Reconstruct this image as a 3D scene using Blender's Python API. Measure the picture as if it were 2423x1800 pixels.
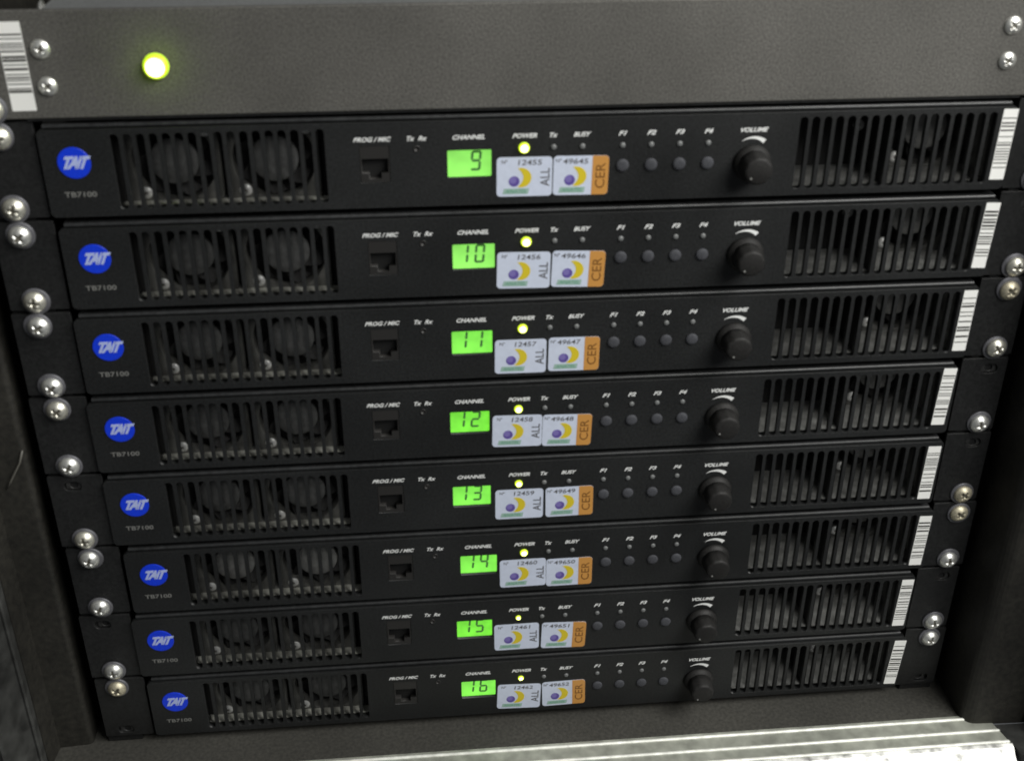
import bpy, bmesh, math, random
from mathutils import Matrix, Vector

sc = bpy.context.scene
for o in list(bpy.data.objects):
    bpy.data.objects.remove(o)
col = sc.collection
MM = 0.001
X0 = 20.2          # rack centre line in panel coordinates (mm)
ZF = 386.0         # height of panel datum above the case floor (mm)

# ------------------------------------------------------------------ camera
cam_d = bpy.data.cameras.new('camera')
cam = bpy.data.objects.new('camera', cam_d)
col.objects.link(cam)
RX = Vector((0.99570801, -0.09248744, 0.00341028))
RY = Vector((-0.04264716, -0.49121314, -0.86999475))
RZ = Vector((0.08213876, 0.86611531, -0.49304918))
m = Matrix.Identity(4)
for i in range(3):
    m[i][0], m[i][1], m[i][2] = RX[i], -RY[i], -RZ[i]
m[0][3], m[1][3], m[2][3] = (-39.8606 - X0) * MM, -503.76 * MM, (127.473 + ZF) * MM
cam.matrix_world = m
cam_d.sensor_fit = 'HORIZONTAL'
cam_d.sensor_width = 36.0
cam_d.lens = 2825.29 / 2423 * 36.0
cam_d.clip_start = 0.02
cam_d.clip_end = 50
cam_d.dof.use_dof = True
cam_d.dof.focus_distance = 0.84
cam_d.dof.aperture_fstop = 13.5
sc.camera = cam

# ------------------------------------------------------------------ world and lamps (a dim equipment room)
w = bpy.data.worlds.new('World')
sc.world = w
w.use_nodes = True
bg = w.node_tree.nodes['Background']
bg.inputs[0].default_value = (0.93, 0.97, 1.0, 1)
bg.inputs[1].default_value = 0.08

def area(name, loc, target, sx, sy, power, color):
    l = bpy.data.lights.new(name, 'AREA')
    l.shape = 'RECTANGLE'
    l.size, l.size_y = sx, sy
    l.energy = power
    l.color = color
    o = bpy.data.objects.new(name, l)
    col.objects.link(o)
    o.location = loc
    o.rotation_euler = (Vector(target) - Vector(loc)).to_track_quat('-Z', 'Y').to_euler()
    return o

area('ceiling_light', (0.68, -0.62, 1.06), (0.08, 0, 0.28), 0.9, 0.6, 22.5, (1.0, 0.99, 0.95))

sc.view_settings.view_transform = 'Standard'
sc.view_settings.look = 'None'
sc.view_settings.gamma = 1
sc.view_settings.exposure = 0.0
sc.view_settings.use_curve_mapping = False
sc.render.engine = 'CYCLES'

# ------------------------------------------------------------------ materials
def mat(name, base, rough=0.5, metal=0.0, var=0.0, vscale=400.0, bump=0.0, bscale=1500.0, spec=0.5,
        emit=None, estr=0.0, dust=0.0):
    mt = bpy.data.materials.new(name)
    mt.use_nodes = True
    nt = mt.node_tree
    b = nt.nodes['Principled BSDF']
    b.inputs['Base Color'].default_value = (*base, 1)
    b.inputs['Roughness'].default_value = rough
    b.inputs['Metallic'].default_value = metal
    b.inputs['Specular IOR Level'].default_value = spec
    tc = nt.nodes.new('ShaderNodeTexCoord')
    geo = nt.nodes.new('ShaderNodeNewGeometry')
    if var > 0:
        n = nt.nodes.new('ShaderNodeTexNoise')
        n.inputs['Scale'].default_value = vscale
        n.inputs['Detail'].default_value = 3
        nt.links.new(geo.outputs['Position'], n.inputs['Vector'])
        r = nt.nodes.new('ShaderNodeMapRange')
        r.inputs['From Min'].default_value = 0.3
        r.inputs['From Max'].default_value = 0.7
        r.inputs['To Min'].default_value = 1 - var
        r.inputs['To Max'].default_value = 1 + var
        nt.links.new(n.outputs['Fac'], r.inputs['Value'])
        n2 = nt.nodes.new('ShaderNodeTexNoise')
        n2.inputs['Scale'].default_value = 14.0
        n2.inputs['Detail'].default_value = 5
        nt.links.new(geo.outputs['Position'], n2.inputs['Vector'])
        r2 = nt.nodes.new('ShaderNodeMapRange')
        r2.inputs['From Min'].default_value = 0.3
        r2.inputs['From Max'].default_value = 0.7
        r2.inputs['To Min'].default_value = 1 - max(dust, var * 0.35)
        r2.inputs['To Max'].default_value = 1 + max(dust, var * 0.35)
        nt.links.new(n2.outputs['Fac'], r2.inputs['Value'])
        mu = nt.nodes.new('ShaderNodeMath')
        mu.operation = 'MULTIPLY'
        nt.links.new(r.outputs[0], mu.inputs[0])
        nt.links.new(r2.outputs[0], mu.inputs[1])
        vm = nt.nodes.new('ShaderNodeVectorMath')
        vm.operation = 'SCALE'
        vm.inputs[0].default_value = base
        nt.links.new(mu.outputs[0], vm.inputs['Scale'])
        nt.links.new(vm.outputs[0], b.inputs['Base Color'])
        # roughness wear
        r3 = nt.nodes.new('ShaderNodeMapRange')
        r3.inputs['To Min'].default_value = max(0.05, rough - 0.16)
        r3.inputs['To Max'].default_value = min(1, rough + 0.16)
        nt.links.new(n2.outputs['Fac'], r3.inputs['Value'])
        nt.links.new(r3.outputs[0], b.inputs['Roughness'])
    if bump > 0:
        nb = nt.nodes.new('ShaderNodeTexNoise')
        nb.inputs['Scale'].default_value = bscale
        nb.inputs['Detail'].default_value = 2
        nt.links.new(geo.outputs['Position'], nb.inputs['Vector'])
        bp = nt.nodes.new('ShaderNodeBump')
        bp.inputs['Strength'].default_value = bump
        bp.inputs['Distance'].default_value = 0.0003
        nt.links.new(nb.outputs['Fac'], bp.inputs['Height'])
        nt.links.new(bp.outputs[0], b.inputs['Normal'])
    if emit:
        b.inputs['Emission Color'].default_value = (*emit, 1)
        b.inputs['Emission Strength'].default_value = estr
    return mt

M = {}
M['fascia'] = mat('black_plastic', (0.0092, 0.0099, 0.0102), 0.52, spec=0.55, var=0.6, vscale=900, bump=0.25, bscale=1800, dust=0.28)
M['ear'] = mat('black_steel', (0.0105, 0.0108, 0.011), 0.5, spec=0.5, var=0.45, vscale=700, bump=0.3, bscale=1500, dust=0.15)
M['lid'] = mat('dark_grey_lid', (0.024, 0.025, 0.026), 0.4, var=0.3)
M['panel'] = mat('grey_powder_coat', (0.094, 0.091, 0.083), 0.55, var=0.55, vscale=1300, bump=0.3, bscale=2000, dust=0.09)
M['chassis'] = mat('dull_zinc', (0.23, 0.232, 0.222), 0.6, var=0.35, vscale=160, dust=0.4)
M['chassis_top'] = mat('grey_cover', (0.15, 0.155, 0.155), 0.5, var=0.2, vscale=900, bump=0.2)
M['dark'] = mat('dark_interior', (0.012, 0.012, 0.012), 0.7)
M['fan'] = mat('fan_plastic', (0.12, 0.12, 0.112), 0.6, var=0.4, vscale=120, dust=0.35)
M['blade'] = mat('fan_blade_plastic', (0.02, 0.02, 0.02), 0.7, var=0.4, vscale=120)
M['lit_floor'] = mat('brightened_floor_zinc', (0.5, 0.5, 0.45), 0.6, var=0.5, vscale=120, dust=0.3)  # pale copy of the chassis zinc; light on the floor put into the colour
M['ridge'] = mat('worn_bare_ridge', (0.85, 0.86, 0.8), 0.45, 0.3, var=0.2, vscale=200)
M['hub'] = mat('fan_hub_label', (0.14, 0.142, 0.14), 0.6, var=0.25, dust=0.3)
M['hub_b'] = mat('brightened_dusty_hub', (0.3, 0.3, 0.29), 0.6, var=0.2)  # hub colour raised against the deep right fan's shade; also dust on one unit
M['screw'] = mat('zinc_screw', (0.84, 0.82, 0.72), 0.4, 0.85, var=0.15, vscale=900)
M['screw_b'] = mat('bright_screw', (0.88, 0.88, 0.84), 0.38, 0.85, var=0.15, vscale=900)
M['washer'] = mat('grey_washer', (0.16, 0.16, 0.175), 0.5, 0.5, var=0.2)
M['nut'] = mat('dull_nut', (0.05, 0.05, 0.05), 0.5, 0.6, var=0.4)
M['screw_c'] = mat('tarnished_screw', (0.62, 0.57, 0.43), 0.52, 0.7, var=0.3, vscale=700)
M['recess'] = mat('screw_recess', (0.16, 0.15, 0.12), 0.6, 0.5)
M['white_ink'] = mat('white_ink', (0.8, 0.81, 0.8), 0.6)
M['grey_ink'] = mat('grey_ink', (0.2, 0.2, 0.19), 0.6)
M['blue'] = mat('blue_badge', (0.006, 0.045, 0.75), 0.4, var=0.1, vscale=1500)
M['logo_ink'] = mat('pale_logo_ink', (0.46, 0.54, 0.88), 0.5)
M['button'] = mat('grey_rubber', (0.058, 0.06, 0.068), 0.7, spec=0.2, var=0.2, vscale=1500)
M['lens_off'] = mat('unlit_lens', (0.16, 0.165, 0.165), 0.4)
M['knob'] = mat('black_knob', (0.0145, 0.014, 0.0135), 0.6, spec=0.3, var=0.4, vscale=1200, bump=0.3)
M['jack'] = mat('black_jack', (0.022, 0.021, 0.02), 0.45)
M['jack_in'] = mat('jack_inside', (0.004, 0.004, 0.004), 0.6)
M['lcd'] = [mat('lcd_backlight_%d' % i, (0.05, 0.1, 0.03), 0.3, emit=e, estr=1.0) for i, e in
            enumerate(((0.31, 0.93, 0.14), (0.24, 0.92, 0.085), (0.20, 0.86, 0.05)))]
for i_, lm in enumerate(M['lcd']):
    nt = lm.node_tree
    tc_ = nt.nodes.new('ShaderNodeTexCoord')
    nz = nt.nodes.new('ShaderNodeTexNoise')
    nz.inputs['Scale'].default_value = 70 + 20 * i_
    nt.links.new(tc_.outputs['Object'], nz.inputs['Vector'])
    mr_ = nt.nodes.new('ShaderNodeMapRange')
    mr_.inputs['From Min'].default_value = 0.3
    mr_.inputs['From Max'].default_value = 0.7
    mr_.inputs['To Min'].default_value = 0.72
    mr_.inputs['To Max'].default_value = 1.12
    nt.links.new(nz.outputs['Fac'], mr_.inputs['Value'])
    nt.links.new(mr_.outputs[0], nt.nodes['Principled BSDF'].inputs['Emission Strength'])
M['lcd_seg'] = mat('lcd_segment', (0.03, 0.075, 0.03), 0.5, emit=(0.05, 0.16, 0.03), estr=0.6)
M['led'] = mat('lit_lens', (0.3, 0.4, 0.05), 0.3, emit=(0.66, 0.88, 0.012), estr=1.15)
M['led_core'] = mat('lit_core', (0.5, 0.5, 0.3), 0.3, emit=(1.0, 1.0, 0.30), estr=5.0)
M['led_lamp'] = mat('lit_lamp_lens', (0.3, 0.4, 0.05), 0.3, emit=(0.50, 0.76, 0.012), estr=1.15)
M['label'] = mat('white_label', (0.95, 0.95, 0.92), 0.4)
M['sticker'] = mat('pale_sticker', (0.61, 0.665, 0.8), 0.3, var=0.04, vscale=300)
M['orange'] = mat('orange_strip', (0.58, 0.28, 0.07), 0.3)
M['yellow'] = mat('yellow_print', (0.68, 0.54, 0.03), 0.3)
M['purple'] = mat('purple_print', (0.12, 0.085, 0.33), 0.3)
M['violet'] = mat('violet_print', (0.2, 0.165, 0.44), 0.3)
M['mint'] = mat('mint_print', (0.32, 0.47, 0.41), 0.3)
M['green_ink'] = mat('green_ink', (0.13, 0.33, 0.22), 0.4)
M['black_ink'] = mat('black_ink', (0.1, 0.1, 0.11), 0.5)
M['brown_ink'] = mat('brown_ink', (0.2, 0.09, 0.02), 0.4)
M['bar_ink'] = mat('bar_ink', (0.045, 0.045, 0.04), 0.5)
M['floor'] = mat('brown_grey_lining', (0.04, 0.0385, 0.033), 0.8, var=0.3, vscale=500, bump=0.3, bscale=900, dust=0.2)
M['wall'] = mat('black_lining', (0.016, 0.015, 0.012), 0.6, var=0.4, vscale=300, bump=0.4, bscale=700, dust=0.35)
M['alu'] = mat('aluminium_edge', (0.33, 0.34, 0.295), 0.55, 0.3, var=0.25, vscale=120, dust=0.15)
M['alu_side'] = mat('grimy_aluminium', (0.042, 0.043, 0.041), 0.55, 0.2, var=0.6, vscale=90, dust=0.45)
M['scuffed'] = mat('scuffed_aluminium', (0.7, 0.7, 0.67), 0.4, 0.4, var=0.8, vscale=110, dust=0.4)
M['wire'] = mat('pale_wire', (0.12, 0.115, 0.1), 0.45)

# ------------------------------------------------------------------ mesh helpers (millimetres in, metres out)
def mesh(name, verts, faces, mt, smooth=False):
    me = bpy.data.meshes.new(name)
    me.from_pydata([(x * MM, y * MM, z * MM) for x, y, z in verts], [], faces)
    if mt:
        me.materials.append(mt)
    if smooth:
        me.polygons.foreach_set('use_smooth', [True] * len(me.polygons))
    me.update()
    return me

def boxes(name, lst, mt):
    v, f = [], []
    for (x0, x1, y0, y1, z0, z1) in lst:
        b = len(v)
        v += [(x, y, z) for x in (x0, x1) for y in (y0, y1) for z in (z0, z1)]
        f += [(b, b + 1, b + 3, b + 2), (b + 4, b + 6, b + 7, b + 5), (b, b + 4, b + 5, b + 1),
              (b + 2, b + 3, b + 7, b + 6), (b, b + 2, b + 6, b + 4), (b + 1, b + 5, b + 7, b + 3)]
    return mesh(name, v, f, mt)

def lathe(name, prof, mt, seg=32, smooth=True, lobes=0, amp=0.0):
    """prof: list of (radius, height); height goes towards the viewer (-Y)."""
    v, f = [], []
    for (r, h) in prof:
        for i in range(seg):
            a = 2 * math.pi * i / seg
            rr = r * (1 + amp * math.cos(lobes * a)) if lobes else r
            v.append((rr * math.cos(a), -h, rr * math.sin(a)))
    n = len(prof)
    for j in range(n - 1):
        for i in range(seg):
            k = (i + 1) % seg
            f.append((j * seg + i, j * seg + k, (j + 1) * seg + k, (j + 1) * seg + i))
    f.append(tuple((n - 1) * seg + i for i in range(seg)))
    f.append(tuple(seg - 1 - i for i in range(seg)))
    return mesh(name, v, f, mt, smooth)

def from_curve(cu, name, mt, depth_shift):
    ob = bpy.data.objects.new('tmp', cu)
    col.objects.link(ob)
    dg = bpy.context.evaluated_depsgraph_get()
    me = bpy.data.meshes.new_from_object(ob.evaluated_get(dg))
    bpy.data.objects.remove(ob)
    bpy.data.curves.remove(cu)
    for v in me.vertices:
        x, y, z = v.co
        v.co = (x * MM, -(z + depth_shift) * MM, y * MM)
    me.name = name
    me.materials.clear()
    me.materials.append(mt)
    me.update()
    return me

def rrect(x0, x1, z0, z1, r=0.0, n=5):
    if r <= 0:
        return [(x0, z0), (x1, z0), (x1, z1), (x0, z1)]
    p = []
    for cx, cz, a0 in ((x1 - r, z0 + r, -90), (x1 - r, z1 - r, 0), (x0 + r, z1 - r, 90), (x0 + r, z0 + r, 180)):
        for i in range(n + 1):
            a = math.radians(a0 + 90 * i / n)
            p.append((cx + r * math.cos(a), cz + r * math.sin(a)))
    return p

def plate(name, loops, thick, mt, bevel=0.0, res=2):
    """flat plate with holes, front face at y = 0, body towards +Y."""
    cu = bpy.data.curves.new(name, 'CURVE')
    cu.dimensions = '2D'
    cu.fill_mode = 'BOTH'
    cu.extrude = thick / 2 - bevel
    cu.bevel_depth = bevel
    cu.bevel_resolution = res
    cu.offset = -bevel
    for lp in loops:
        s = cu.splines.new('POLY')
        s.points.add(len(lp) - 1)
        for p, (x, y) in zip(s.points, lp):
            p.co = (x, y, 0, 1)
        s.use_cyclic_u = True
    return from_curve(cu, name, mt, -thick / 2)

def text(name, body, mt, width, height, shear=0.0, bold=0.0, thick=0.06, space=1.0):
    cu = bpy.data.curves.new(name, 'FONT')
    cu.body = body
    cu.size = 10
    cu.shear = shear
    cu.offset = bold
    cu.space_character = space
    cu.extrude = 0.5
    cu.align_x = 'LEFT'
    cu.resolution_u = 3
    me = from_curve(cu, name, mt, 0)
    xs = [v.co.x for v in me.vertices]
    zs = [v.co.z for v in me.vertices]
    cx, cz = (min(xs) + max(xs)) / 2, (min(zs) + max(zs)) / 2
    sx = width * MM / (max(xs) - min(xs))
    sz = height * MM / (max(zs) - min(zs)) if height else sx
    for v in me.vertices:
        v.co = ((v.co.x - cx) * sx, v.co.y / (0.5 * MM) * thick * MM * 0.5, (v.co.z - cz) * sz)
    return me

def flat(name, pts, mt, thick=0.05):
    """thin printed patch (prism) from a convex or simple outline"""
    n = len(pts)
    v = [(x, -thick / 2, z) for x, z in pts] + [(x, thick / 2, z) for x, z in pts]
    f = [tuple(range(n)), tuple(range(2 * n - 1, n - 1, -1))]
    f += [(i, i + n, (i + 1) % n + n, (i + 1) % n) for i in range(n)]
    return mesh(name, v, f, mt)

def prism_z(name, pts, z0, z1, mt):
    n = len(pts)
    v = [(x, y, z0) for x, y in pts] + [(x, y, z1) for x, y in pts]
    f = [tuple(range(n - 1, -1, -1)), tuple(range(n, 2 * n))]
    f += [(i, (i + 1) % n, (i + 1) % n + n, i + n) for i in range(n)]
    return mesh(name, v, f, mt)

def ob(name, me, parent=None, loc=(0, 0, 0), rot=(0, 0, 0)):
    o = bpy.data.objects.new(name, me)
    col.objects.link(o)
    o.parent = parent
    o.location = (loc[0] * MM, loc[1] * MM, loc[2] * MM)
    o.rotation_euler = rot
    return o

def thing(name, label, cat, loc, group=None):
    o = ob(name, None, None, loc)
    o.empty_display_size = 0.02
    o['label'] = label
    o['category'] = cat
    if group:
        o['group'] = group
    return o

rnd = random.Random(7)

# ------------------------------------------------------------------ the transport case around the rack
case = thing('equipment_case', 'black lined equipment case with aluminium edging that holds the whole rack', 'case', (0, 0, 0))
cx = lambda x: x - X0
WT = ZF + 52
ob('floor_panel', boxes('floor_panel', [(cx(-262), cx(285), -20.5, 262, -10, 0)], M['floor']), case)
wl = [(-229, 262), (-229, 6)]
for i in range(7):
    a = math.radians(0 - 90 * i / 6)
    wl.append((-232 + 3 * math.cos(a), 6 + 3 * math.sin(a)))
wl += [(-247, 2.0), (-249, -13), (-262, -13), (-262, 262)]
ob('side_panel', prism_z('side_panel', [(cx(x), y) for x, y in wl][::-1], 0.1, WT, M['wall']), case)
wr = [(268.5, 262), (268.5, -19)]
for i in range(7):
    a = math.radians(180 + 90 * i / 6)
    wr.append((276.5 + 8 * math.cos(a), -19 + 8 * math.sin(a)))
wr += [(312, -28.5), (312, 262)]
ob('side_panel', prism_z('side_panel', [(cx(x), y) for x, y in wr], 0.1, WT, M['wall']), case)
ob('back_panel', boxes('back_panel', [(cx(-229), cx(268.5), 255, 262, 0.1, WT)], M['wall']), case)

# aluminium edge along the bottom: ridged top, worn front face
def bump_profile(pts_in, ridges, r, n=5):
    """2-D polyline along +s with half-round ridges at the given s; returns (s, t)"""
    out = []
    s0, s1 = pts_in
    out.append((s0, 0))
    for c in ridges:
        for i in range(n + 1):
            a = math.pi * i / n
            out.append((c - r * math.cos(a), r * 0.9 * math.sin(a)))
    out.append((s1, 0))
    return out
prof = [(-20.4, -9.0)] + [(-s, t + 0.6) for s, t in bump_profile((20.4, 43.0), (23.2, 33.2, 41.8), 0.95)]
def rail_mesh(name, prof, xl, xr, mt, close):
    n = len(prof)
    v = [(xl(y), y, z) for y, z in prof] + [(xr(y), y, z) for y, z in prof]
    f = [(i, i + n, i + 1 + n, i + 1) for i in range(n - 1)]
    if close:
        f += [(n - 1, 2 * n - 1, n, 0), tuple(range(n)), tuple(range(2 * n - 1, n - 1, -1))]
    return mesh(name, v, f, mt)
mr = lambda y: cx(286.0 + (-28.6 - y) * 0.25)
ml = lambda y: cx(-245.6 - (-28.6 - y) * 0.25)
edge = ob('aluminium_edge', rail_mesh('aluminium_edge', prof + [(-43.0, -9.0)], ml, mr, M['alu'], True), case)
for yy in (-23.2, -33.2, -41.8):
    ob('ridge', rail_mesh('ridge', [(yy + 1.0 * math.cos(math.pi * i / 6), 0.62 + 1.05 * math.sin(math.pi * i / 6)) for i in range(7)], lambda y: ml(y) + 0.6, lambda y: mr(y) - 0.6, M['ridge'], True), edge)
lip = [(-43.05, 0.7), (-43.8, 0.9), (-45.5, 0.3), (-52.5, -6.0), (-53.5, -12), (-43.05, -12)]
ob('scuffed_lip', rail_mesh('scuffed_lip', lip, lambda y: cx(-250), lambda y: cx(290.2), M['scuffed'], True), edge)
# corner beyond the mitre joint and upright side edges
ob('corner_plate', prism_z('corner_plate', [(cx(286.6), -28.8), (cx(292.4), -52), (cx(345), -52), (cx(345), -28.8)], -6, 0.4, M['alu_side']), case)
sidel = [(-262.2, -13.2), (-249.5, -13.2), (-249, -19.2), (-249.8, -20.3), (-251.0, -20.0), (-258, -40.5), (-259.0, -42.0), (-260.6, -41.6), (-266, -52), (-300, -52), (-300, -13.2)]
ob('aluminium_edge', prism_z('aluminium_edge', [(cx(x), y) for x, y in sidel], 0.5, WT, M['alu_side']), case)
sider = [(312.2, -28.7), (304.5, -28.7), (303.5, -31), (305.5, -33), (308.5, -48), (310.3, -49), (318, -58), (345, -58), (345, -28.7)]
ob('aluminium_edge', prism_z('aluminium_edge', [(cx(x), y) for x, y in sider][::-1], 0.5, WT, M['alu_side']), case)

# rack rails (with the nuts showing in unused holes)
rail_me = boxes('rack_rail', [(-9.5, 9.5, 4.0, 6.0, 1.0, ZF + 24), ], M['ear'])
rails = [ob('rack_rail', rail_me, case, (cx(-211.0), 0, 0)), ob('rack_rail', rail_me, case, (cx(251.5), 0, 0))]
side_me = boxes('rail_web', [(-1, 1, 6.0, 34.0, 1.0, ZF + 24)], M['ear'])
ob('rail_web', side_me, rails[0], (-8.4, 0, 0))
ob('rail_web', side_me, rails[1], (8.4, 0, 0))
nut_me = plate('cage_nut', [rrect(-4.0, 4.0, -2.5, 2.5, 1.2), rrect(-1.9, 1.9, -1.9, 1.9, 1.8)], 0.8, M['nut'], 0.3)

# thin pale wire lying against the left side panel
def tube(name, pts, r, mt, seg=6):
    v, f = [], []
    for i, p in enumerate(pts):
        p = Vector(p)
        q = Vector(pts[min(i + 1, len(pts) - 1)]) - Vector(pts[max(i - 1, 0)])
        q.normalize()
        a = q.orthogonal().normalized()
        b = q.cross(a)
        for k in range(seg):
            t = 2 * math.pi * k / seg
            v.append(tuple(p + a * r * math.cos(t) + b * r * math.sin(t)))
    for i in range(len(pts) - 1):
        for k in range(seg):
            l = (k + 1) % seg
            f.append((i * seg + k, i * seg + l, (i + 1) * seg + l, (i + 1) * seg + k))
    f += [tuple(range(seg - 1, -1, -1)), tuple((len(pts) - 1) * seg + k for k in range(seg))]
    return mesh(name, v, f, mt, True)
wire = ob('wire', tube('wire', [(cx(-230), 2.4, ZF - 188), (cx(-232), 1.2, ZF - 194), (cx(-235), 1.0, ZF - 199), (cx(-238), 1.0, ZF - 204), (cx(-241), 1.2, ZF - 209)], 0.5, M['wire']), None)
wire['label'] = 'short pale wire against the left side panel beside the screws'
wire['category'] = 'wire'

# ------------------------------------------------------------------ shared part meshes
def screw_mesh(name, R, H, mt, slot_l, slot_w, slot_d):
    v, f, mi = [], [], []
    seg, rings = 48, 13
    v.append((0, 0, 0))
    def hgt(x, z):
        r = math.hypot(x, z)
        return H * (1 - 0.75 * (r / R) ** 2.4)
    def cut(x, z):
        a = (abs(x) < slot_w and abs(z) < slot_l) or (abs(z) < slot_w and abs(x) < slot_l)
        return a
    pts = [(0.0, 0.0)]
    for j in range(1, rings + 1):
        r = R * j / rings
        for i in range(seg):
            a = 2 * math.pi * i / seg
            pts.append((r * math.cos(a), r * math.sin(a)))
    v = []
    cf = []
    for x, z in pts:
        h = hgt(x, z)
        c = cut(x, z)
        if c:
            rr = math.hypot(x, z) / slot_l
            h -= slot_d * (1 - 0.55 * rr)
        cf.append(c)
        v.append((x, -h, z))
    f = []
    for i in range(seg):
        f.append((0, 1 + i, 1 + (i + 1) % seg))
    for j in range(rings - 1):
        for i in range(seg):
            k = (i + 1) % seg
            a0, a1 = 1 + j * seg, 1 + (j + 1) * seg
            f.append((a0 + i, a1 + i, a1 + k, a0 + k))
    b = len(v)
    for i in range(seg):
        a = 2 * math.pi * i / seg
        v.append((R * 0.97 * math.cos(a), 0.1, R * 0.97 * math.sin(a)))
    a1 = 1 + (rings - 1) * seg
    for i in range(seg):
        k = (i + 1) % seg
        f.append((a1 + i, b + i, b + k, a1 + k))
    f = [tuple(reversed(q)) for q in f]
    me = mesh(name, v, f, mt, True)
    me.materials.append(M['recess'])
    for p in me.polygons:
        idx = [i for i in p.vertices]
        if sum(1 for i in idx if i < len(cf) and cf[i]) >= len(idx) - 0.5:
            p.material_index = 1
    return me

SCR = [screw_mesh('rack_screw', 5.0, 3.8, M['screw'], 2.5, 0.72, 1.5),
       screw_mesh('rack_screw', 5.0, 3.8, M['screw_b'], 2.5, 0.72, 1.5),
       screw_mesh('rack_screw', 4.9, 3.6, M['screw_c'], 2.5, 0.8, 1.6)]
SMALL = screw_mesh('panel_screw', 3.9, 2.3, M['screw_b'], 1.9, 0.55, 1.2)
M['fan_screw'] = mat('bright_fan_screw', (0.95, 0.95, 0.93), 0.35, 0.2)
TINY = screw_mesh('fan_screw', 2.8, 1.5, M['fan_screw'], 1.0, 0.35, 0.5)
WASH = lathe('washer', [(6.4, 0.0), (6.4, 0.7), (6.1, 1.0), (3.0, 1.0)], M['washer'], 36)

def add_rack_screw(parent, x, y, z):
    s = ob('rack_screw', SCR[rnd.choice((0, 0, 1, 1, 2))], parent, (x, y - 1.0, z), (0, rnd.uniform(0, 6.28), 0))
    ob('washer', WASH, s, (rnd.uniform(-0.5, 0.5), 1.0, rnd.uniform(-0.2, 0.6)))
    return s

# ------------------------------------------------------------------ the grey blank-faced unit on top
PANZ = -24.25
top = thing('blank_rack_unit', 'grey rack unit with plain powder coated face and one round lit green lamp', 'rack unit', (0, 0, PANZ + ZF))
lz = lambda z: z - PANZ
slot_hole = lambda x, z: rrect(x - 4.3, x + 4.3, z - 2.7, z + 2.7, 2.6)
ob('face_plate', plate('face_plate', [rrect(cx(-221.2), cx(261.5), 0.1, 44.35, 0.8)] +
   [slot_hole(cx(x), lz(z)) for x in (-210, 252) for z in (12.28, -19.47)], 3.0, M['panel'], 0.45), top)
ob('cover', boxes('cover', [(cx(-184), cx(228), 3.05, 235, 0.4, 43.2)], M['chassis_top']), top)
ob('bottom_lip', boxes('bottom_lip', [(cx(-196), cx(236), 0.8, 3.6, -1.05, 0.05)], M['ear']), top)
for x, z in ((-185.0, 4.7), (-184.8, -10.5), (225.4, 6.9), (226.0, -8.4)):
    ob('panel_screw', SMALL, top, (cx(x), 0, lz(z)), (0, rnd.uniform(0, 6), 0))
for x in (-209.0, 252.1):
    for z in (12.28, -19.47):
        add_rack_screw(top, cx(x), 0, lz(z))
sd = ob('cover_screw', SMALL, top, (cx(-184.1), 11.0, 42.0), (0, 0, math.radians(-90)))
lamp = ob('indicator_lamp', lathe('indicator_lamp', [(5.3, 0), (5.3, 0.9), (5.0, 2.2), (4.3, 3.2), (3.9, 3.4)], M['led_lamp'], 32), top, (cx(-140.0), 0, lz(-3.0)))
lamp['label'] = 'round lit yellow green lamp'
ob('glowing_core', lathe('glowing_core', [(3.9, 0), (3.85, 0.3), (2.8, 0.9), (1.2, 1.2)], M['led_core'], 24), lamp, (0.05, -3.4, 0.05))
gl = bpy.data.lights.new('lamp_glow', 'POINT')
gl.energy = 0.0042
gl.color = (0.6, 1.0, 0.05)
gl.shadow_soft_size = 0.003
glo = bpy.data.objects.new('lamp_glow', gl)
col.objects.link(glo)
glo.parent = lamp
glo.location = (0, -0.0066, 0)

def barcode(parent, x, z, w, h, ang, seed, ends=(0.12, 0.14), dense=1.0):
    r = random.Random(seed)
    lb = ob('barcode_label', plate('barcode_label', [rrect(-w / 2, w / 2, -h / 2, h / 2, 0.25, 2)], 0.12, M['label']), parent, (x, -0.125, z), (0, -math.radians(ang), 0))
    bars = []
    s = h / 2 - h * ends[0]
    end = -h / 2 + h * ends[1]
    while s > end + 0.2:
        t = r.choice((0.4, 0.45, 0.5, 0.7, 1.0))
        t = min(t, s - end)
        bars.append((-w / 2 + 0.25, w / 2 - 0.25, -0.03, 0.03, s - t, s))
        s -= t + dense * r.choice((0.6, 0.8, 1.2, 1.7, 2.4))
    ob('printed_bars', boxes('printed_bars', bars, M['bar_ink']), lb, (0, -0.035, 0))
    return lb

barcode(top, cx(-196.1), lz(-2.4), 9.8, 36.4, 0.4, 99, (0.13, 0.2), 0.62)

# ------------------------------------------------------------------ radio units
ZB = -69.5
zl = lambda z: z - ZB
HX = [(-162.0, -75.6), (138.0, 225.4)]        # centres of first and last slot of the two grilles
SLOT_W, ST, SB = 3.7, 38.0, 4.4
PITCH = [(b - a) / 16 for a, b in HX]
g_rect = [rrect(cx(a - SLOT_W / 2), cx(b + SLOT_W / 2), SB, ST, 1.6, 4) for a, b in HX]
jack_rect = rrect(cx(-59.2), cx(-46.0), zl(-56.4), zl(-39.6), 0.5, 2)
disp_rect = rrect(cx(-20.9), cx(-1.5), zl(-55.3), zl(-42.6), 0.5, 2)
fascia_me = plate('front_panel', [rrect(cx(-193.6), cx(236.3), 1.3, 40.3, 2.2)] + g_rect + [jack_rect, disp_rect], 4.2, M['fascia'], 0.0)
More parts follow.
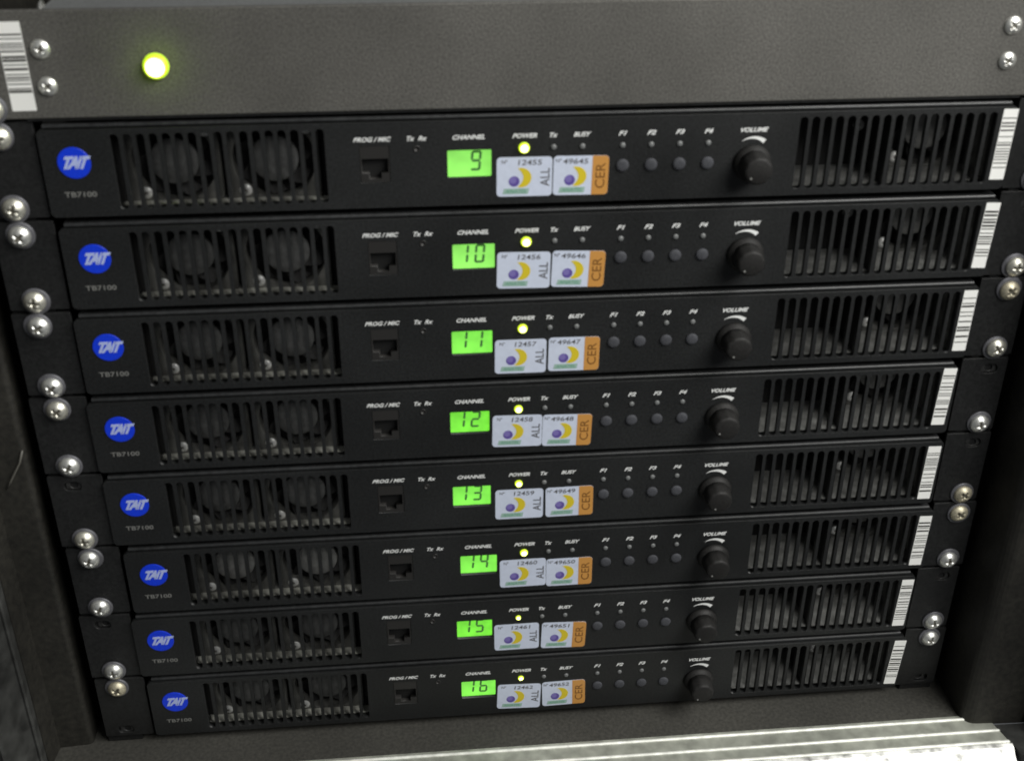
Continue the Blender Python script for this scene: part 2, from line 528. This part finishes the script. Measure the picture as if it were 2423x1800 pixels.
# rounded rim: build the same plate, then bevel only the outer front edges
def soften(me, lim):
    bm = bmesh.new()
    bm.from_mesh(me)
    bmesh.ops.remove_doubles(bm, verts=bm.verts, dist=1e-6)
    xs = [v.co.x for v in bm.verts]
    zs = [v.co.z for v in bm.verts]
    x0, x1, z0, z1 = min(xs), max(xs), min(zs), max(zs)
    ed = []
    for e in bm.edges:
        if all(abs(v.co.y) < 1e-6 for v in e.verts) and len(e.link_faces) == 2:
            nn = sorted(abs(fc.normal.y) for fc in e.link_faces)
            if nn[0] < 0.1 and nn[1] > 0.9:
                c = (e.verts[0].co + e.verts[1].co) / 2
                if min(c.x - x0, x1 - c.x, c.z - z0, z1 - c.z) < 0.0023:
                    ed.append(e)
    bmesh.ops.bevel(bm, geom=ed, offset=lim * MM, segments=4, profile=0.5, affect='EDGES', clamp_overlap=True)
    bm.to_mesh(me)
    bm.free()
soften(fascia_me, 1.6)

sl_w = [p - SLOT_W for p in PITCH]
def slat_mesh(wd):
    """upright bar that widens into rounded slot ends"""
    hw, full, r = wd / 2, (wd + SLOT_W) / 2, SLOT_W / 2
    H = (ST - SB) / 2
    right = []
    for i in range(6):
        a = math.radians(90 * i / 5)
        right.append((full - r * math.cos(math.pi / 2 - a) if False else full - r * math.sin(a), -H + r - r * math.cos(a)))
    # arc from (full, -H) up to (hw, -H + r)
    up = right + [(x, -z) for x, z in reversed(right)]
    pts = up + [(-x, z) for x, z in reversed(up)]
    n = len(pts)
    v = [(x, 0, z) for x, z in pts] + [(x, 2.6, z) for x, z in pts]
    m_ = len(up)
    f = []
    for i in range(m_ - 1):
        j0, j1 = n - 1 - i, n - 2 - i
        f.append((i, i + 1, j1, j0))
        f.append((n + j0, n + j1, n + i + 1, n + i))
    for i in range(n):
        k = (i + 1) % n
        f.append((i, i + n, k + n, k))
    me = mesh('slat', v, f, M['fascia'])
    bm = bmesh.new(); bm.from_mesh(me)
    bmesh.ops.recalc_face_normals(bm, faces=bm.faces)
    bm.to_mesh(me); bm.free()
    return me
SLAT = [slat_mesh(wd) for wd in sl_w]
chassis_me = boxes('chassis', [(cx(-190), cx(232.5), 4.3, 205, 1.5, 2.6), (cx(-190), cx(-188.8), 4.3, 205, 2.6, 41.0),
                               (cx(231.3), cx(232.5), 4.3, 205, 2.6, 41.0), (cx(-188.8), cx(231.3), 203.5, 205, 2.6, 41.0),
                               (cx(-66), cx(-64), 4.3, 203.5, 2.6, 40.9), (cx(128), cx(130), 4.3, 203.5, 2.6, 40.9)], M['chassis'])
lid_prof = [(205, 41.0), (205, 42.3)] + [(2.4 - 1.0 * math.sin(math.radians(a)), 41.35 + 1.0 * math.cos(math.radians(a))) for a in (0, 22, 45, 68, 90)] + [(1.4, 41.0)]
lid_me = rail_mesh('chassis_lid', lid_prof, lambda y: cx(-191), lambda y: cx(233.5), M['lid'], True)
ear_holes = [(-209.6, zl(-32.17)), (-209.6, zl(-63.92))]
def ear_mesh(xa, xb, hx):
    return plate('ear', [rrect(cx(xa), cx(xb), 0.9, 43.5, 0.6, 2)] + [slot_hole(cx(hx), z) for z in (zl(-32.17), zl(-63.92))], 2.0, M['ear'], 0.12, 1)
EAR = [ear_mesh(-221.0, -194.8, -209.4), ear_mesh(237.3, 261.3, 252.3)]
# fans
def ring_plate():
    c = [(18.2 * math.cos(2 * math.pi * i / 40), 18.2 * math.sin(2 * math.pi * i / 40)) for i in range(40)]
    return plate('fan', [rrect(-20, 20, -19, 18.5, 2.5, 3), c], 8.0, M['fan'], 0.3, 1)
FAN = ring_plate()
HUB = lathe('fan_hub', [(10.6, 0), (10.6, 2.4), (10.1, 2.9), (4, 2.95)], M['hub'], 32)
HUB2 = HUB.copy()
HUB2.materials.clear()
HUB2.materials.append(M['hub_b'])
def blade():
    v, f = [], []
    n = 6
    for i in range(n + 1):
        r = 10.0 + 7.6 * i / n
        for t in (-1, 1):
            a = t * (0.30 - 0.02 * i) + 0.05 * i
            v.append((r * math.cos(a), t * 2.2 + 0.2, r * math.sin(a)))
    for i in range(n):
        f.append((2 * i, 2 * i + 1, 2 * i + 3, 2 * i + 2))
    return mesh('fan_blade', v, f, M['blade'], True)
BLADE = blade()
KNOB = lathe('volume_knob', [(8.6, 0.4), (8.6, 1.4), (8.1, 2.4), (7.3, 3.1), (7.0, 3.6)], M['knob'], 40)
CAP = lathe('knob_cap', [(7.0, 0), (6.8, 4.0), (6.4, 7.8), (6.0, 8.6), (5.0, 9.0)], M['knob'], 48, True, 9, 0.014)
DOT = lathe('pointer_mark', [(0.55, 0), (0.5, 0.12)], M['grey_ink'], 12)
BTN = lathe('button', [(3.0, 0), (3.0, 0.35), (2.7, 0.75), (2.0, 1.0), (1.0, 1.12)], M['button'], 24)
LENS = lathe('indicator_light', [(1.3, 0), (1.3, 0.2), (1.1, 0.55), (0.6, 0.75)], M['lens_off'], 18)
PWR = lathe('power_light', [(2.35, 0), (2.35, 0.3), (2.15, 0.9), (1.65, 1.3)], M['led'], 24)
PCORE = lathe('glowing_core', [(1.65, 0), (1.5, 0.15), (0.8, 0.32)], M['led_core'], 16)
JACK = plate('jack_socket', [rrect(-6.55, 6.55, -8.35, 8.35, 0.4, 2), [(-5.7, -3.9), (-2.6, -3.9), (-2.6, -6.6), (2.6, -6.6), (2.6, -3.9), (5.7, -3.9), (5.7, 2.4), (-5.7, 2.4)]], 3.0, M['jack'], 0.2, 1)
JACKIN = boxes('jack_well', [(-6.3, 6.3, 0, 9, -7.0, 2.8)], M['jack_in'])
SWITCH = lathe('selector_hole', [(1.5, 0), (1.5, 0.25), (1.0, 0.25), (1.0, 0.02)], M['jack'], 20)
BADGE = lathe('logo_badge', [(6.95, 0), (6.95, 0.25), (6.8, 0.35)], M['blue'], 48, False)
LOGO = text('logo_lettering', 'TAIT', M['logo_ink'], 12.2, 5.7, 0.6, 0.55, 0.1, 0.8)
MODEL = text('model_lettering', 'TB7100', M['grey_ink'], 13.6, 2.4, 0.0, 0.12)
WORDS = []
for body, x, wd in (('PROG / MIC', -53.3, 16.4), ('CHANNEL', -11.4, 14.2), ('POWER', 13.1, 11.0), ('Tx', 25.9, 3.7), ('BUSY', 38.6, 7.9),
                    ('F1', 56.5, 3.9), ('F2', 69.4, 4.1), ('F3', 82.2, 4.1), ('F4', 95.1, 4.1), ('VOLUME', 115.8, 12.5), ('Tx', -36.6, 3.5), ('Rx', -31.5, 3.9)):
    WORDS.append((text('lettering', body, M['white_ink'], wd, 2.1, 0.35, 0.3), x))
arc = []
for i in range(11):
    t = i / 10
    a = math.radians(128 - 76 * t)
    arc.append((8.9 * math.cos(a), 8.9 * math.sin(a) * 0.95 - 8.2 + 0.3 * t))
back = []
for i in range(11):
    t = i / 10
    a = math.radians(128 - 76 * t)
    rr = 8.9 - 0.15 - 2.0 * t
    back.append((rr * math.cos(a), rr * math.sin(a) * 0.95 - 8.2 + 0.3 * t))
def strip(name, a, b, mt, th=0.06):
    n = len(a)
    v = [(x, -th / 2, z) for x, z in a] + [(x, -th / 2, z) for x, z in b] + [(x, th / 2, z) for x, z in a] + [(x, th / 2, z) for x, z in b]
    f = []
    for i in range(n - 1):
        f.append((i, i + n, i + n + 1, i + 1))
        f.append((2 * n + i, 2 * n + i + 1, 3 * n + i + 1, 3 * n + i))
        f.append((i, i + 1, 2 * n + i + 1, 2 * n + i))
        f.append((n + i, 3 * n + i, 3 * n + i + 1, n + i + 1))
    f.append((0, 2 * n, 3 * n, n))
    f.append((n - 1, 2 * n - 1, 4 * n - 1, 3 * n - 1))
    return mesh(name, v, f, mt)
VARC = strip('volume_mark', arc, back, M['white_ink'])

# stickers
STK = plate('certificate_sticker', [rrect(-12.4, 12.4, -9.1, 9.1, 1.7, 4)], 0.14, M['sticker'])
ORANGE = flat('orange_strip', [(5.0, -9.05), (10.9, -9.05), (11.9, -8.6), (12.38, -7.5), (12.38, 7.5), (11.9, 8.6), (10.9, 9.05), (5.0, 9.05)], M['orange'])
BALL = lathe('printed_ball', [(2.45, 0), (2.45, 0.05)], M['purple'], 28, False)
SHINE = lathe('ball_highlight', [(1.6, 0), (1.6, 0.03)], M['violet'], 20, False)
def crescent():
    n = 18
    oa, ib = [], []
    for i in range(n + 1):
        t = i / n
        a = math.radians(108 - 200 * t)
        oa.append((4.75 * math.cos(a), 4.55 * math.sin(a)))
        z = 4.3 - 8.6 * t
        wv = math.sin(math.pi * min(1, t * 1.02)) ** 0.8
        ib.append((-1.5 + 2.6 * wv, 4.35 - 8.75 * t))
    return strip('printed_crescent', oa, ib, M['yellow'], 0.05)
CRES = crescent()
BAND = flat('printed_band', [(-5.9, -1.3), (5.6, -1.3), (6.1, 1.3), (-5.2, 1.3)], M['mint'])
ANA = text('band_lettering', 'ANATEL', M['green_ink'], 9.6, 1.75, 0.25, 0.1, 0.04)
ALL = text('sticker_lettering', 'ALL', M['black_ink'], 8.4, 4.1, 0.0, 0.1, 0.05)
CER = text('sticker_lettering', 'CER', M['brown_ink'], 11.8, 4.4, 0.0, 0.05, 0.05)
NO = text('sticker_lettering', 'N\u00ba', M['black_ink'], 2.6, 1.7, 0.0, 0.1, 0.04)

SEG = {'0': 'abcdef', '1': 'bc', '2': 'abged', '3': 'abgcd', '4': 'fgbc', '5': 'afgcd', '6': 'afgedc', '9': 'abfgcd'}
def digit(ch):
    W, H, t = 4.7, 9.3, 1.12
    sh = 0.09
    bars = {'a': (0.35, W - 0.35, H - t, H), 'd': (0.35, W - 0.35, 0, t), 'g': (0.45, W - 0.45, H / 2 - t / 2, H / 2 + t / 2),
            'f': (0, t, H / 2 + 0.25, H - 0.3), 'b': (W - t, W, H / 2 + 0.25, H - 0.3), 'e': (0, t, 0.3, H / 2 - 0.25), 'c': (W - t, W, 0.3, H / 2 - 0.25)}
    v, f = [], []
    for s in SEG[ch]:
        x0, x1, z0, z1 = bars[s]
        b = len(v)
        for y in (-0.04, 0.04):
            if s in 'adg':
                hz = (z0 + z1) / 2
                pp = [(x0, hz), (x0 + t / 2, z0), (x1 - t / 2, z0), (x1, hz), (x1 - t / 2, z1), (x0 + t / 2, z1)]
            else:
                hx = (x0 + x1) / 2
                pp = [(hx, z0), (x1, z0 + t / 2), (x1, z1 - t / 2), (hx, z1), (x0, z1 - t / 2), (x0, z0 + t / 2)]
            v += [(x - W / 2 + (z - H / 2) * sh, y, z - H / 2) for x, z in pp]
        f += [tuple(range(b, b + 6)), tuple(range(b + 11, b + 5, -1))]
        f += [(b + i, b + i + 6, b + (i + 1) % 6 + 6, b + (i + 1) % 6) for i in range(6)]
    return mesh('digit', v, f, M['lcd_seg'])
DIG = {c: digit(c) for c in SEG}
LCDW, LCDH = 19.2, 12.5

S1 = [(13.1, -55.5, -.3), (11.8, -56.4, -1.1), (12.0, -57.2, -.5), (12.3, -54.9, -1.0), (13.2, -55.0, -.1), (12.4, -55.8, .7), (12.0, -55.8, .5), (11.8, -56.0, -2.0)]
S2 = [(38.4, -55.6, -.8), (37.3, -56.7, -2.0), (37.9, -57.0, -.7), (37.3, -55.7, -1.4), (39.3, -54.9, .7), (37.4, -56.6, .3), (38.2, -56.5, -1.7), (37.6, -55.6, 1.4)]
BC = [(232.8, -46.8, -.8), (232.2, -47.0, -2.0), (232.1, -47.6, -.4), (231.3, -46.4, -1.9), (231.5, -48.6, -1.0), (231.6, -49.1, -1.3), (231.9, -48.2, -1.4), (232.9, -48.6, -3.0)]
DX = [0, 1.31, 0.01, -1.67, -1.27, 1.79, -0.94, 0.79]
EMPTY_L = {(4, 0), (6, 0), (7, 1)}
EMPTY_R = {(1, 0), (3, 0), (4, 0), (6, 0), (7, 1)}
NUMW = ['nine', 'ten', 'eleven', 'twelve', 'thirteen', 'fourteen', 'fifteen', 'sixteen']

def sticker(u, k, parent, x, z, ang):
    s = ob('certificate_sticker', STK, parent, (cx(x), -0.145, zl(z)), (0, -math.radians(ang), 0))
    num = text('sticker_lettering', str((12455 if k == 0 else 49645) + u), M['black_ink'], 10.6 if k == 0 else 11.4, 2.5, 0.1, 0.12, 0.05)
    if k == 0:
        ob('sticker_lettering', NO, s, (-8.9, -0.03, 7.0))
        ob('sticker_lettering', num, s, (2.4, -0.03, 6.6))
        bx = -4.6
        ob('sticker_lettering', ALL, s, (9.2, -0.03, -0.4), (0, -math.pi / 2, 0))
        cxx = -1.6
        bd = -3.9
    else:
        ob('orange_strip', ORANGE, s, (0, -0.03, 0))
        ob('sticker_lettering', NO, s, (-10.2, -0.03, 7.0))
        ob('sticker_lettering', num, s, (-2.6, -0.03, 6.6))
        ob('sticker_lettering', CER, s, (8.7, -0.075, -0.2), (0, -math.pi / 2, 0))
        bx = -5.0
        cxx = -2.2
        bd = -4.0
    ob('printed_crescent', CRES, s, (cxx, -0.03, -0.4))
    b = ob('printed_ball', BALL, s, (bx, -0.0, -2.1))
    ob('ball_highlight', SHINE, s, (bx - 0.55, -0.055, -1.5))
    ob('printed_band', BAND, s, (bd, -0.03, -6.7))
    ob('band_lettering', ANA, s, (bd + 0.1, -0.075, -6.7))
    return s

for u in range(8):
    ch = str(9 + u)
    place = ' under the grey unit' if u == 0 else (' just above the case floor' if u == 7 else ', between %s and %s' % (NUMW[u - 1], NUMW[u + 1]))
    t = thing('radio_unit', 'black radio unit whose green screen reads %s%s' % (NUMW[u], place), 'radio unit',
              ((DX[u]), 0, ZB - 44.45 * u + ZF), 'radio units stacked in the rack')
    dx = DX[u]
    ob('front_panel', fascia_me, t)
    ob('chassis', chassis_me, t)
    ob('chassis_lid', lid_me, t)
    for g in (0, 1):
        for i in range(16):
            ob('slat', SLAT[g], t, (cx(HX[g][0] + (i + 0.5) * PITCH[g]), 0.06, (ST + SB) / 2))
    # ears and rack screws
    for side in (0, 1):
        ob('ear', EAR[side], t, (-dx * 0.6, 2.0, 0))
        hx = -209.0 if side == 0 else 252.1
        for k, z in enumerate((-32.17, -63.92)):
            if (u, k) in (EMPTY_L, EMPTY_R)[side]:
                ob('cage_nut', nut_me, rails[side], (cx(hx) + rnd.uniform(-.6, .6) - (cx(-211.0) if side == 0 else cx(251.5)), 3.15, z - 44.45 * u + ZF + rnd.uniform(-.5, .5)))
            else:
                add_rack_screw(t, cx(hx) - dx + rnd.uniform(-.3, .3), 2.0, zl(z))
    # fans behind the grilles
    for fx, fy, fz in ((-140.5, 10.4, zl(-48)), (-97.0, 10.4, zl(-48)), (208.8, 30.0, zl(-48))):
        fn = ob('fan', FAN, t, (cx(fx), fy, fz))
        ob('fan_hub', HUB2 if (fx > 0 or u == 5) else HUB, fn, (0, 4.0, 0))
        a0 = rnd.uniform(0, 1)
        for q in range(7):
            ob('fan_blade', BLADE, fn, (0, 5.6, 0), (0, a0 + q * 2 * math.pi / 7, 0))
        ob('fan_screw', TINY, fn, (-13.6, -0.02, -13.6), (0, rnd.uniform(0, 3), 0))
        ob('fan_screw', TINY, fn, (14.8, -0.02, 14.2), (0, rnd.uniform(0, 3), 0))
    ob('baffle', boxes('baffle', [(cx(-187.5), cx(-162.0), 12, 13.2, 2.7, 40.8), (cx(-76.0), cx(-67), 12, 13.2, 2.7, 40.8), (cx(-162), cx(-76), 19, 20, 2.7, 40.8)], M['dark']) if u == 0 else BAF, t)
    if u == 0:
        BAF = bpy.data.meshes['baffle']
        BAF2 = boxes('back_baffle', [(cx(130.2), cx(188.5), 36, 37.2, 2.7, 40.8), (cx(187.5), cx(231), 40.5, 41.5, 2.7, 40.8)], M['dark'])
        BLK = boxes('divider', [(cx(180.6), cx(182.2), 4.6, 35.8, 2.7, 40.5)], M['dark'])
        LIT_FLOOR = boxes('lit_floor_strip', [(cx(-164), cx(-73.5), 4.5, 10.3, 2.65, 4.1)], M['lit_floor'])  # added strip: light on the chassis floor behind the slots, as pale colour
    ob('baffle', BAF2, t)
    ob('divider', BLK, t)
    ob('lit_floor_strip', LIT_FLOOR, t)
    ob('fan_screw', TINY, t, (cx(177.0), 34.9, zl(-47.0)))
    # socket, selector, screen
    j = ob('jack_socket', JACK, t, (cx(-52.6), 0.25, zl(-48.0)))
    ob('jack_well', JACKIN, j, (0, 3.1, 0))
    ob('selector_hole', SWITCH, t, (cx(-34.2), 0.0, zl(-41.4)))
    lcd = ob('screen', boxes('screen', [(-LCDW / 2 - 0.4, LCDW / 2 + 0.4, 0, 1.5, -LCDH / 2 - 0.4, LCDH / 2 + 0.4)], M['lcd'][(0, 0, 1, 2, 1, 1, 2, 1)[u]]), t, (cx(-11.2), 1.9, zl(-48.95)))
    lcd['label'] = 'lit green screen reading ' + ch
    if len(ch) == 2:
        ob('digit', DIG[ch[0]], lcd, (-4.6, -0.05, 0.9))
    ob('digit', DIG[ch[-1]], lcd, (2.9, -0.05, 0.9))
    p = ob('power_light', PWR, t, (cx(12.85), 0.0, zl(-42.2)))
    p.scale = ((1.05, 1.05, 1.0, 0.9, 0.84, 0.9, 0.62, 0.68)[u],) * 3
    ob('glowing_core', PCORE, p, (0, -1.3, 0))
    for x in (25.9, 38.7, 56.6, 69.45, 82.3, 95.15):
        ob('indicator_light', LENS, t, (cx(x), 0, zl(-42.2)))
    for i in range(4):
        ob('button', BTN, t, (cx(56.9 + 12.83 * i), 0, zl(-51.5)))
    kn = ob('volume_knob', KNOB, t, (cx(115.9), 0, zl(-52.0)))
    ra = (2.4, 1.9, 2.2, 0.6, 1.0, 2.8, 0.8, 1.7)[u]
    cap = ob('knob_cap', CAP, kn, (0, -3.6, 0), (0, ra, 0))
    pa = math.radians((222, 228, 236, 214, 240, 225, 218, 232)[u])
    ob('pointer_mark', DOT, kn, (4.6 * math.cos(pa), -12.6, 4.6 * math.sin(pa)))
    bd = ob('logo_badge', BADGE, t, (cx(-180.0), 0, zl(-43.6)))
    ob('logo_lettering', LOGO, bd, (1.35, -0.38, 0.25))
    ob('model_lettering', MODEL, t, (cx(-179.6), -0.03, zl(-57.8)))
    for me, x in WORDS:
        ob('lettering', me, t, (cx(x), -0.03, zl(-36.75)))
    ob('volume_mark', VARC, t, (cx(116.0), -0.03, zl(-40.2)))
    sticker(u, 0, t, *S1[u])
    sticker(u, 1, t, *S2[u])
    barcode(t, cx(BC[u][0]), zl(BC[u][1]), 6.9, 33.2, BC[u][2], 100 + u)
